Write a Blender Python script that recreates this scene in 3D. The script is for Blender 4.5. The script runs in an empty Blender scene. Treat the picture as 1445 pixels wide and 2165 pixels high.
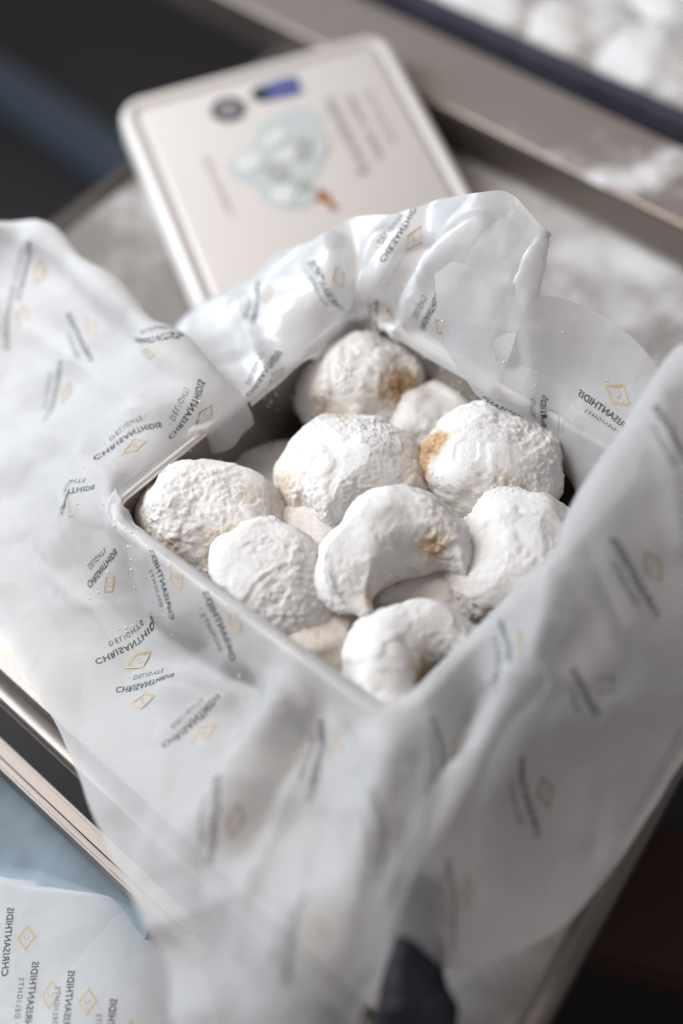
import bpy, bmesh, math
import numpy as np
from mathutils import Matrix, Vector

scene = bpy.context.scene
D2 = math.radians
col = scene.collection

# ------------------------------------------------------------------ camera, light, exposure
cam_d = bpy.data.cameras.new('camera')
cam = bpy.data.objects.new('camera', cam_d)
col.objects.link(cam)
cam.matrix_world = Matrix(((0.996145, 0.083168, 0.027883, 0.00216),
                           (-0.046334, 0.768797, -0.637812, -0.39742),
                           (-0.074482, 0.634061, 0.769687, 0.53588),
                           (0, 0, 0, 1)))
cam_d.sensor_fit = 'VERTICAL'
cam_d.sensor_height = 36.0
cam_d.sensor_width = 24.0
cam_d.lens = 50.0
cam_d.clip_start = 0.01
cam_d.clip_end = 20.0
cam_d.dof.use_dof = True
cam_d.dof.focus_distance = 0.618
cam_d.dof.aperture_fstop = 2.0
scene.camera = cam

world = bpy.data.worlds.new('World')
scene.world = world
world.use_nodes = True
world.node_tree.nodes['Background'].inputs[0].default_value = (0.95, 0.85, 0.90, 1)
world.node_tree.nodes['Background'].inputs[1].default_value = 0.21

def area(name, loc, target, size, power, color):
    d = bpy.data.lights.new(name, 'AREA')
    d.shape = 'RECTANGLE'; d.size = size[0]; d.size_y = size[1]
    d.energy = power; d.color = color
    o = bpy.data.objects.new(name, d); col.objects.link(o)
    o.location = loc
    o.rotation_euler = (Vector(target)-Vector(loc)).to_track_quat('-Z', 'Y').to_euler()
    return o
area('window_light', (-0.78, 0.36, 0.55), (0, 0, 0.03), (0.55, 0.55), 9.7, (0.70, 0.85, 1.0))
area('added_warm_light', (-0.50, 0.14, 0.74), (-0.05, 0.02, 0.03), (0.42, 0.42), 6.2, (1.0, 0.93, 0.86))  # added overhead light, warms the diffuse tones against the cool window

scene.view_settings.view_transform = 'Standard'
scene.view_settings.look = 'None'
scene.view_settings.exposure = 0.0
scene.view_settings.gamma = 1.0
scene.view_settings.use_curve_mapping = False
scene.cycles.transparent_max_bounces = 16
scene.cycles.max_bounces = 10
scene.cycles.diffuse_bounces = 5
scene.cycles.transmission_bounces = 8

# ------------------------------------------------------------------ numpy helpers
# ---- shared between the generator and the scene (numpy only) ----
def catmull(P, n):
    """Catmull-Rom along axis 0, n steps per span."""
    P = np.asarray(P, float)
    m = len(P)
    Q = np.concatenate([2*P[:1]-P[1:2], P, 2*P[-1:]-P[-2:-1]])
    t = np.arange(n)/n
    out = []
    for k in range(m-1):
        p0, p1, p2, p3 = Q[k], Q[k+1], Q[k+2], Q[k+3]
        for s in t:
            out.append(0.5*((2*p1)+(-p0+p2)*s+(2*p0-5*p1+4*p2-p3)*s*s+(-p0+3*p1-3*p2+p3)*s**3))
    out.append(P[-1])
    return np.array(out)

def hash3(ix, iy, iz, seed):
    h = (ix.astype(np.int64)*374761393 + iy.astype(np.int64)*668265263 + iz.astype(np.int64)*2147483647 + seed*974711) & 0xffffffff
    h = ((h ^ (h >> 13))*1274126177) & 0xffffffff
    h = ((h ^ (h >> 16))*2246822519) & 0xffffffff
    return ((h ^ (h >> 15)) & 0xffffff)/float(0xffffff)

def vnoise(p, seed=0):
    """smooth value noise, p (N,3) -> (N,) in -1..1"""
    i = np.floor(p).astype(np.int64); f = p-i
    w = f*f*f*(f*(f*6-15)+10)
    r = 0
    for a in (0, 1):
        for b in (0, 1):
            for c in (0, 1):
                ww = (w[:, 0] if a else 1-w[:, 0])*(w[:, 1] if b else 1-w[:, 1])*(w[:, 2] if c else 1-w[:, 2])
                r = r+ww*hash3(i[:, 0]+a, i[:, 1]+b, i[:, 2]+c, seed)
    return r*2-1

def fbm(p, octs, seed=0, gain=.5):
    r = 0; a = 1; s = 0
    for k in range(octs):
        r = r+a*vnoise(p*(2.03**k)+17.3*k, seed+k); s += a; a *= gain
    return r/s

def grid_normals(G):
    du = np.gradient(G, axis=0); dv = np.gradient(G, axis=1)
    n = np.cross(du, dv); l = np.linalg.norm(n, axis=2, keepdims=True)
    return n/np.maximum(l, 1e-12)

def tin_sd(x, y, half=.085, rc=.015):
    """signed distance to the tin's square outline and its outward normal"""
    c = 2**-.5
    u = (x+y)*c; v = (-x+y)*c
    def f(u, v):
        a = np.abs(u)-(half-rc); b = np.abs(v)-(half-rc)
        return np.hypot(np.maximum(a, 0), np.maximum(b, 0))+np.minimum(np.maximum(a, b), 0)-rc
    e = 1e-5; d = f(u, v)
    nu = (f(u+e, v)-f(u-e, v))/(2*e); nv = (f(u, v+e)-f(u, v-e))/(2*e)
    return d, (nu-nv)*c, (nu+nv)*c

def clear_tin(G):
    """keep the paper from cutting through the rim of the tin"""
    d, nx, ny = tin_sd(G[..., 0], G[..., 1])
    z = G[..., 2]
    hit = (d > -.0048) & (d < .0018) & (z < .0728) & (z > .0)
    z2 = np.where(hit & (z > .058), .0728, z)
    low = hit & (z <= .058)
    push = np.where(low, .0022-d, 0)
    return np.stack([G[..., 0]+nx*push, G[..., 1]+ny*push, z2], -1)

def build_sheet(ctrl, n, seed, crumple, calm=None, creases=()):
    """ctrl (rows, cols, 3) -> dense grid with straight-line paper creases"""
    A = catmull(ctrl, n)
    G = catmull(A.transpose(1, 0, 2), n).transpose(1, 0, 2)
    N = grid_normals(G)
    rng = np.random.RandomState(seed)
    q = G.reshape(-1, 3)
    d = np.zeros(len(q))
    warp = np.stack([vnoise(q*22+9, seed+51), vnoise(q*22+31, seed+52), vnoise(q*22+77, seed+53)], 1)*.004
    qq = q+warp
    for k in range(9):
        v = rng.normal(size=3); v /= np.linalg.norm(v)
        per = rng.uniform(.028, .075); ph = rng.uniform(0, 1)
        s = (qq@v)/per+ph
        tri = np.abs((s % 1)-.5)*2
        tri = 1-np.sqrt(tri*tri+.0005)               # crisp ridge, slightly rounded
        mask = np.clip(.5+.9*vnoise(q*14+k*5.1, seed+60+k), 0, 1)
        d += tri*mask*per*.105*rng.choice([-1, 1])
    d += .0008*vnoise(q*24, seed+5)+.0003*vnoise(q*75, seed+6)
    d = d.reshape(G.shape[:2])*crumple
    if calm is not None:                       # per-row damping where the paper touches the tin
        rows = np.interp(np.arange(G.shape[0]), np.arange(len(calm))*n, calm)
        d = d*rows[:, None]
    for pts, width, amp in creases:            # single folds pressed into the sheet
        P = np.array(pts)/1000.
        best = np.full(len(q), 9.)
        for a, b in zip(P[:-1], P[1:]):
            ab = b-a; t = np.clip(((q-a)@ab)/(ab@ab), 0, 1)
            best = np.minimum(best, np.linalg.norm(q-a-t[:, None]*ab, axis=1)+.25*width/1000.*np.abs(2*t-1)**6*(len(P) == 2))
        w = np.clip(1-best/(width/1000.), 0, 1)
        d = d+(w*(.45+.55*w)*amp/1000.).reshape(d.shape)
    return clear_tin(G+N*d[..., None])


# ------------------------------------------------------------------ object helpers
def tag(o, label=None, cat=None, group=None, kind=None):
    if label: o['label'] = label
    if cat: o['category'] = cat
    if group: o['group'] = group
    if kind: o['kind'] = kind
    return o

def empty(name, loc=(0, 0, 0), rot=(0, 0, 0)):
    o = bpy.data.objects.new(name, None)
    o.empty_display_size = .02
    o.location = loc; o.rotation_euler = rot
    col.objects.link(o)
    return o

def mesh_obj(name, verts, faces, mats, parent=None, smooth=True, mat_idx=None):
    me = bpy.data.meshes.new(name)
    me.from_pydata([tuple(map(float, v)) for v in verts], [], [tuple(map(int, f)) for f in faces])
    if not isinstance(mats, (list, tuple)): mats = [mats]
    for m in mats: me.materials.append(m)
    if mat_idx is not None: me.polygons.foreach_set('material_index', mat_idx)
    if smooth: me.polygons.foreach_set('use_smooth', [True]*len(me.polygons))
    me.update()
    o = bpy.data.objects.new(name, me)
    col.objects.link(o)
    if parent: o.parent = parent
    return o

def grid_mesh(name, G, mat, parent=None):
    a, b = G.shape[:2]
    idx = np.arange(a*b).reshape(a, b)
    F = np.stack([idx[:-1, :-1], idx[1:, :-1], idx[1:, 1:], idx[:-1, 1:]], -1).reshape(-1, 4)
    return mesh_obj(name, G.reshape(-1, 3), F.tolist(), mat, parent)

def loops_mesh(name, loops, mat, parent=None, smooth=True, cap_first=False, cap_last=False, closed=True):
    n = len(loops[0]); V = [p for l in loops for p in l]; F = []
    for k in range(len(loops)-1):
        for i in range(n if closed else n-1):
            j = (i+1) % n
            F.append((k*n+i, k*n+j, (k+1)*n+j, (k+1)*n+i))
    if cap_first: F.append(tuple(range(n))[::-1])
    if cap_last: F.append(tuple(range((len(loops)-1)*n, len(loops)*n)))
    return mesh_obj(name, V, F, mat, parent, smooth)

def auto_smooth(o, deg=35):
    me = o.data
    bm = bmesh.new(); bm.from_mesh(me)
    for e in bm.edges:
        if len(e.link_faces) == 2 and e.calc_face_angle(0) > math.radians(deg): e.smooth = False
    bm.to_mesh(me); bm.free()
    return o

def box(name, size, mat, parent=None, loc=(0, 0, 0), rot=(0, 0, 0), bev=.001, segs=2):
    bm = bmesh.new(); bmesh.ops.create_cube(bm, size=1)
    bmesh.ops.scale(bm, vec=size, verts=bm.verts)
    bmesh.ops.bevel(bm, geom=bm.edges[:], offset=bev, segments=segs, affect='EDGES')
    me = bpy.data.meshes.new(name); bm.to_mesh(me); bm.free(); me.materials.append(mat)
    for p in me.polygons: p.use_smooth = True
    o = bpy.data.objects.new(name, me); col.objects.link(o)
    o.location = loc; o.rotation_euler = rot
    if parent: o.parent = parent
    return auto_smooth(o, 50)

def rrect(w, h, r, seg=8):
    pts = []
    for cx, cy, a0 in ((w/2-r, h/2-r, 0), (-w/2+r, h/2-r, 90), (-w/2+r, -h/2+r, 180), (w/2-r, -h/2+r, 270)):
        for k in range(seg+1):
            a = math.radians(a0+90*k/seg)
            pts.append((cx+r*math.cos(a), cy+r*math.sin(a)))
    return pts

# ------------------------------------------------------------------ materials
class NT:
    def __init__(s, name):
        s.m = bpy.data.materials.new(name); s.m.use_nodes = True
        s.t = s.m.node_tree; s.t.nodes.clear()
        s.out = s.t.nodes.new('ShaderNodeOutputMaterial')
    def n(s, typ, **kw):
        x = s.t.nodes.new(typ)
        for k, v in kw.items(): setattr(x, k, v)
        return x
    def l(s, a, b): s.t.links.new(a, b)
    def noise(s, scale, detail=4, rough=.55, coord='Object', vec=None, stretch=None):
        if vec is None:
            tc = s.n('ShaderNodeTexCoord'); vec = tc.outputs[coord]
        if stretch:
            mp = s.n('ShaderNodeMapping'); mp.inputs['Scale'].default_value = stretch[0]
            mp.inputs['Rotation'].default_value = stretch[1]
            s.l(vec, mp.inputs[0]); vec = mp.outputs[0]
        x = s.n('ShaderNodeTexNoise'); x.inputs['Scale'].default_value = scale
        x.inputs['Detail'].default_value = detail; x.inputs['Roughness'].default_value = rough
        s.l(vec, x.inputs['Vector'])
        return x.outputs['Fac']
    def ramp(s, fac, stops):
        r = s.n('ShaderNodeValToRGB')
        e = r.color_ramp.elements
        while len(e) < len(stops): e.new(.5)
        for k, (p, c) in enumerate(stops):
            e[k].position = p; e[k].color = (*c, 1) if len(c) == 3 else c
        s.l(fac, r.inputs[0]); return r.outputs[0]
    def mrange(s, v, a, b, c=0, d=1, smooth=True):
        x = s.n('ShaderNodeMapRange'); x.interpolation_type = 'SMOOTHSTEP' if smooth else 'LINEAR'
        s.l(v, x.inputs[0])
        for i, q in zip((1, 2, 3, 4), (a, b, c, d)): x.inputs[i].default_value = q
        return x.outputs[0]
    def mix(s, fac, a, b):
        x = s.n('ShaderNodeMix', data_type='RGBA')
        for k, q in ((0, fac), (6, a), (7, b)):
            if hasattr(q, 'is_linked'): s.l(q, x.inputs[k])
            elif k: x.inputs[k].default_value = (*q, 1)
            else: x.inputs[k].default_value = q
        return x.outputs[2]
    def math(s, op, a, b=0.0, c=0.0):
        x = s.n('ShaderNodeMath', operation=op)
        for k, q in enumerate((a, b, c)):
            if hasattr(q, 'is_linked'): s.l(q, x.inputs[k])
            else: x.inputs[k].default_value = q
        return x.outputs[0]
    def bump(s, h, strength, dist):
        b = s.n('ShaderNodeBump'); b.inputs['Strength'].default_value = strength; b.inputs['Distance'].default_value = dist
        s.l(h, b.inputs['Height']); return b.outputs[0]
    def bsdf(s, color=(.5, .5, .5), rough=.5, metal=0, normal=None, spec=.5, **kw):
        b = s.n('ShaderNodeBsdfPrincipled')
        for k, q in (('Base Color', color), ('Roughness', rough), ('Metallic', metal), ('Specular IOR Level', spec)):
            if hasattr(q, 'is_linked'): s.l(q, b.inputs[k])
            elif k == 'Base Color': b.inputs[k].default_value = (*q, 1)
            else: b.inputs[k].default_value = q
        if normal is not None: s.l(normal, b.inputs['Normal'])
        for k, q in kw.items(): b.inputs[k.replace('_', ' ')].default_value = q
        return b.outputs[0]
    def done(s, sh):
        s.l(sh, s.out.inputs[0]); return s.m

def m_plain(name, c, rough=.5, metal=0, spec=.5, nscale=None, var=.15):
    t = NT(name)
    if nscale:
        f = t.noise(nscale, 5)
        c2 = tuple(x*(1-var) for x in c)
        return t.done(t.bsdf(t.mix(f, c2, c), rough, metal, spec=spec))
    return t.done(t.bsdf(c, rough, metal, spec=spec))

def m_sugar():
    t = NT('icing_sugar_on_shortbread')
    at = t.n('ShaderNodeAttribute', attribute_name='bare')
    f1 = t.noise(420, 6, .62); f2 = t.noise(1500, 3, .6)
    k = t.math('ADD', at.outputs['Fac'], t.math('MULTIPLY', t.math('SUBTRACT', f1, .5), 1.15))
    k = t.math('ADD', k, t.math('MULTIPLY', t.math('SUBTRACT', f2, .5), .55))
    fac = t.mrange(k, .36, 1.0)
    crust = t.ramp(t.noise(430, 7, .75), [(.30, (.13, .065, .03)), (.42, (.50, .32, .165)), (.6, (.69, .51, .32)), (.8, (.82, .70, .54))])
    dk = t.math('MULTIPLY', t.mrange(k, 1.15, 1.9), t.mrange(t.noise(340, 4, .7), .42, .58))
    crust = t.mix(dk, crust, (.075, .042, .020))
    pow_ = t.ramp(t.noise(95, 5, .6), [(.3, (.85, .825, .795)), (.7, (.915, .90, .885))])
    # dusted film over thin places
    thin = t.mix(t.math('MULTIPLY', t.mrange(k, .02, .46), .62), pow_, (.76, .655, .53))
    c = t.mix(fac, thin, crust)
    g = t.math('ADD', t.noise(900, 6, .7), t.math('MULTIPLY', t.noise(2600, 3, .6), .6))
    nb = t.bump(g, .95, .0009)
    return t.done(t.bsdf(c, .9, 0, nb, spec=.15, Subsurface_Weight=.35, Subsurface_Radius=(.0022, .0019, .0016), Subsurface_Scale=1.0))

def m_paper(name, tint=(.945, .95, .957), transp=.36, clear=.50):
    t = NT(name)
    tc = t.n('ShaderNodeTexCoord')
    def facets(scale, slope, seed):
        mp = t.n('ShaderNodeMapping'); mp.inputs['Location'].default_value = (seed, seed*.37, seed*.71); t.l(tc.outputs['Object'], mp.inputs[0])
        v = t.n('ShaderNodeTexVoronoi', feature='DISTANCE_TO_EDGE'); v.inputs['Scale'].default_value = scale
        t.l(mp.outputs[0], v.inputs['Vector'])
        return t.math('MULTIPLY', v.outputs['Distance'], slope/scale)
    crinkle = t.mrange(t.noise(13, 3, .5), .44, .68, .05, 1)
    hsum = t.math('MULTIPLY', facets(17, .13, 1.3), crinkle)
    hsum = t.math('ADD', hsum, t.math('MULTIPLY', t.noise(260, 4, .6), .00007))
    nb = t.bump(hsum, 1.0, 1.0)
    dust = t.mrange(t.noise(48, 6, .7), .50, .74)
    df = t.n('ShaderNodeBsdfDiffuse'); df.inputs[0].default_value = (*tint, 1); t.l(nb, df.inputs['Normal'])
    tr = t.n('ShaderNodeBsdfTranslucent'); tr.inputs[0].default_value = (*[x*.97 for x in tint], 1); t.l(nb, tr.inputs['Normal'])
    tp = t.n('ShaderNodeBsdfTransparent'); tp.inputs[0].default_value = (.97, .965, .95, 1)
    rf = t.n('ShaderNodeBsdfRefraction'); rf.inputs['IOR'].default_value = 1.28; rf.inputs['Roughness'].default_value = .62
    rf.inputs[0].default_value = (.97, .97, .96, 1); t.l(nb, rf.inputs['Normal'])
    tm = t.n('ShaderNodeMixShader'); tm.inputs[0].default_value = clear; t.l(rf.outputs[0], tm.inputs[1]); t.l(tp.outputs[0], tm.inputs[2])
    gl = t.n('ShaderNodeBsdfGlossy'); gl.inputs['Roughness'].default_value = .50; t.l(nb, gl.inputs['Normal'])
    gl.inputs[0].default_value = (.9, .9, .9, 1)
    a = t.n('ShaderNodeMixShader'); a.inputs[0].default_value = .50; t.l(df.outputs[0], a.inputs[1]); t.l(tr.outputs[0], a.inputs[2])
    b = t.n('ShaderNodeMixShader'); t.l(t.math('SUBTRACT', transp, t.math('MULTIPLY', dust, .12)), b.inputs[0])
    t.l(a.outputs[0], b.inputs[1]); t.l(tm.outputs[0], b.inputs[2])
    fr = t.n('ShaderNodeFresnel'); fr.inputs[0].default_value = 1.40; t.l(nb, fr.inputs['Normal'])
    c = t.n('ShaderNodeMixShader'); t.l(t.math('MULTIPLY', fr.outputs[0], .32), c.inputs[0])
    t.l(b.outputs[0], c.inputs[1]); t.l(gl.outputs[0], c.inputs[2])
    return t.done(c.outputs[0])

def m_steel(name, base, dark, powder=0.0, rough=.42, metal=.75, pscale=26, p0=.50, p1=.68, stretch=None):
    t = NT(name)
    tc = t.n('ShaderNodeTexCoord')
    f = t.noise(34, 6, .6, vec=tc.outputs['Object'])
    br = t.noise(60, 4, .6, vec=tc.outputs['Object'], stretch=((1, 30, 1), (0, 0, .8)))
    c = t.mix(t.math('ADD', t.math('MULTIPLY', f, .6), t.math('MULTIPLY', br, .4)), dark, base)
    if powder <= 0:
        return t.done(t.bsdf(c, t.mrange(br, .3, .7, rough-.06, rough+.08), metal))
    big = t.noise(pscale, 7, .66, vec=tc.outputs['Object'])
    fine = t.noise(620, 3, .6, vec=tc.outputs['Object'])
    sep = t.n('ShaderNodeSeparateXYZ'); t.l(tc.outputs['Object'], sep.inputs[0])
    # more spilled sugar towards the right-hand side of the tray
    side = t.mrange(t.math('ADD', sep.outputs[0], t.math('MULTIPLY', sep.outputs[1], .35)), -.05, .26, 0, 1, False)
    k = t.math('ADD', t.math('MULTIPLY', side, .22*powder), big)
    k = t.math('ADD', k, t.math('MULTIPLY', t.math('SUBTRACT', fine, .5), .22))
    pf = t.mrange(k, p0, p1, 0, .94)
    cc = t.mix(pf, c, (.88, .87, .87))
    mt = t.math('MULTIPLY', t.math('SUBTRACT', 1.0, pf), metal)
    rg = t.math('ADD', t.math('MULTIPLY', pf, .5), rough)
    nb = t.bump(k, .4, .0015)
    return t.done(t.bsdf(cc, rg, mt, nb))

def m_tin():
    t = NT('tin_metal_dusted')
    tc = t.n('ShaderNodeTexCoord')
    f = t.noise(30, 5, .6, vec=tc.outputs['Object'])
    spk = t.noise(380, 3, .75, vec=tc.outputs['Object'])
    cl = t.noise(24, 5, .6, vec=tc.outputs['Object'])
    k = t.math('ADD', spk, t.math('MULTIPLY', t.math('SUBTRACT', cl, .5), .55))
    pf = t.mrange(k, .62, .80, 0, .65)
    c = t.mix(pf, t.mix(f, (.25, .22, .195), (.36, .325, .29)), (.85, .84, .82))
    return t.done(t.bsdf(c, .38, t.math('MULTIPLY', t.math('SUBTRACT', 1.0, pf), .7)))

M = {}
M['sugar'] = m_sugar()
M['paper'] = m_paper('waxed_printed_paper')
M['film'] = m_paper('pale_blue_plastic_film', (.56, .71, .82), .40)
M['grain'] = m_plain('sugar_grain', (.9, .89, .88), .7)
M['ink'] = m_plain('dark_green_ink', (.030, .038, .040), .55)
M['gold'] = m_plain('gold_ink', (.46, .33, .17), .5)
M['tin'] = m_tin()
M['rim'] = m_plain('tin_rolled_rim', (.78, .73, .69), .34, .55, nscale=60)
M['tray'] = m_steel('steel_tray_with_spilled_sugar', (.46, .42, .38), (.34, .305, .275), .9, metal=.7, pscale=13, p0=.40, p1=.92)
M['flange'] = m_steel('steel_tray_edge', (.25, .225, .205), (.16, .145, .135), metal=.85, rough=.42)
M['bar'] = m_steel('steel_bar_with_sugar', (.66, .58, .52), (.50, .44, .40), .95, pscale=17, p0=.62, p1=.82)
M['lid'] = m_plain('cream_lid_lacquer', (.66, .615, .575), .28, 0, nscale=14, var=.04)
M['panel'] = m_plain('cream_lid_print', (.63, .58, .54), .38, 0, nscale=10, var=.04)
M['groove'] = m_plain('lid_groove', (.52, .47, .45), .4, .2)
M['ptext'] = m_plain('grey_brown_print', (.24, .205, .18), .5)
M['ptext2'] = m_plain('pale_brown_print', (.46, .39, .34), .5)
M['blue'] = m_plain('blue_print', (.10, .11, .28), .45)
M['seal'] = m_plain('charcoal_print', (.045, .055, .06), .45)
M['sealin'] = m_plain('grey_print', (.26, .23, .235), .45)
M['orange'] = m_plain('copper_brown_print', (.36, .13, .035), .45)
M['pic'] = [m_plain('picture_pale', (.66, .67, .65), .45), m_plain('picture_teal_grey', (.51, .54, .525), .45), m_plain('picture_olive_shade', (.40, .40, .37), .45)]
M['dark'] = m_plain('dark_counter', (.034, .028, .029), .7, nscale=6, var=.5)
M['rail'] = m_plain('blue_grey_rail', (.085, .11, .14), .4, .4, nscale=8)
M['wood'] = m_plain('reddish_brown_board', (.085, .045, .032), .55, nscale=9, var=.6)
M['beige'] = m_plain('beige_rail_paint', (.40, .34, .295), .45, .2, nscale=12)
M['cloth'] = m_plain('navy_black_cloth', (.020, .022, .036), .5, nscale=90, var=.4)

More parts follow.
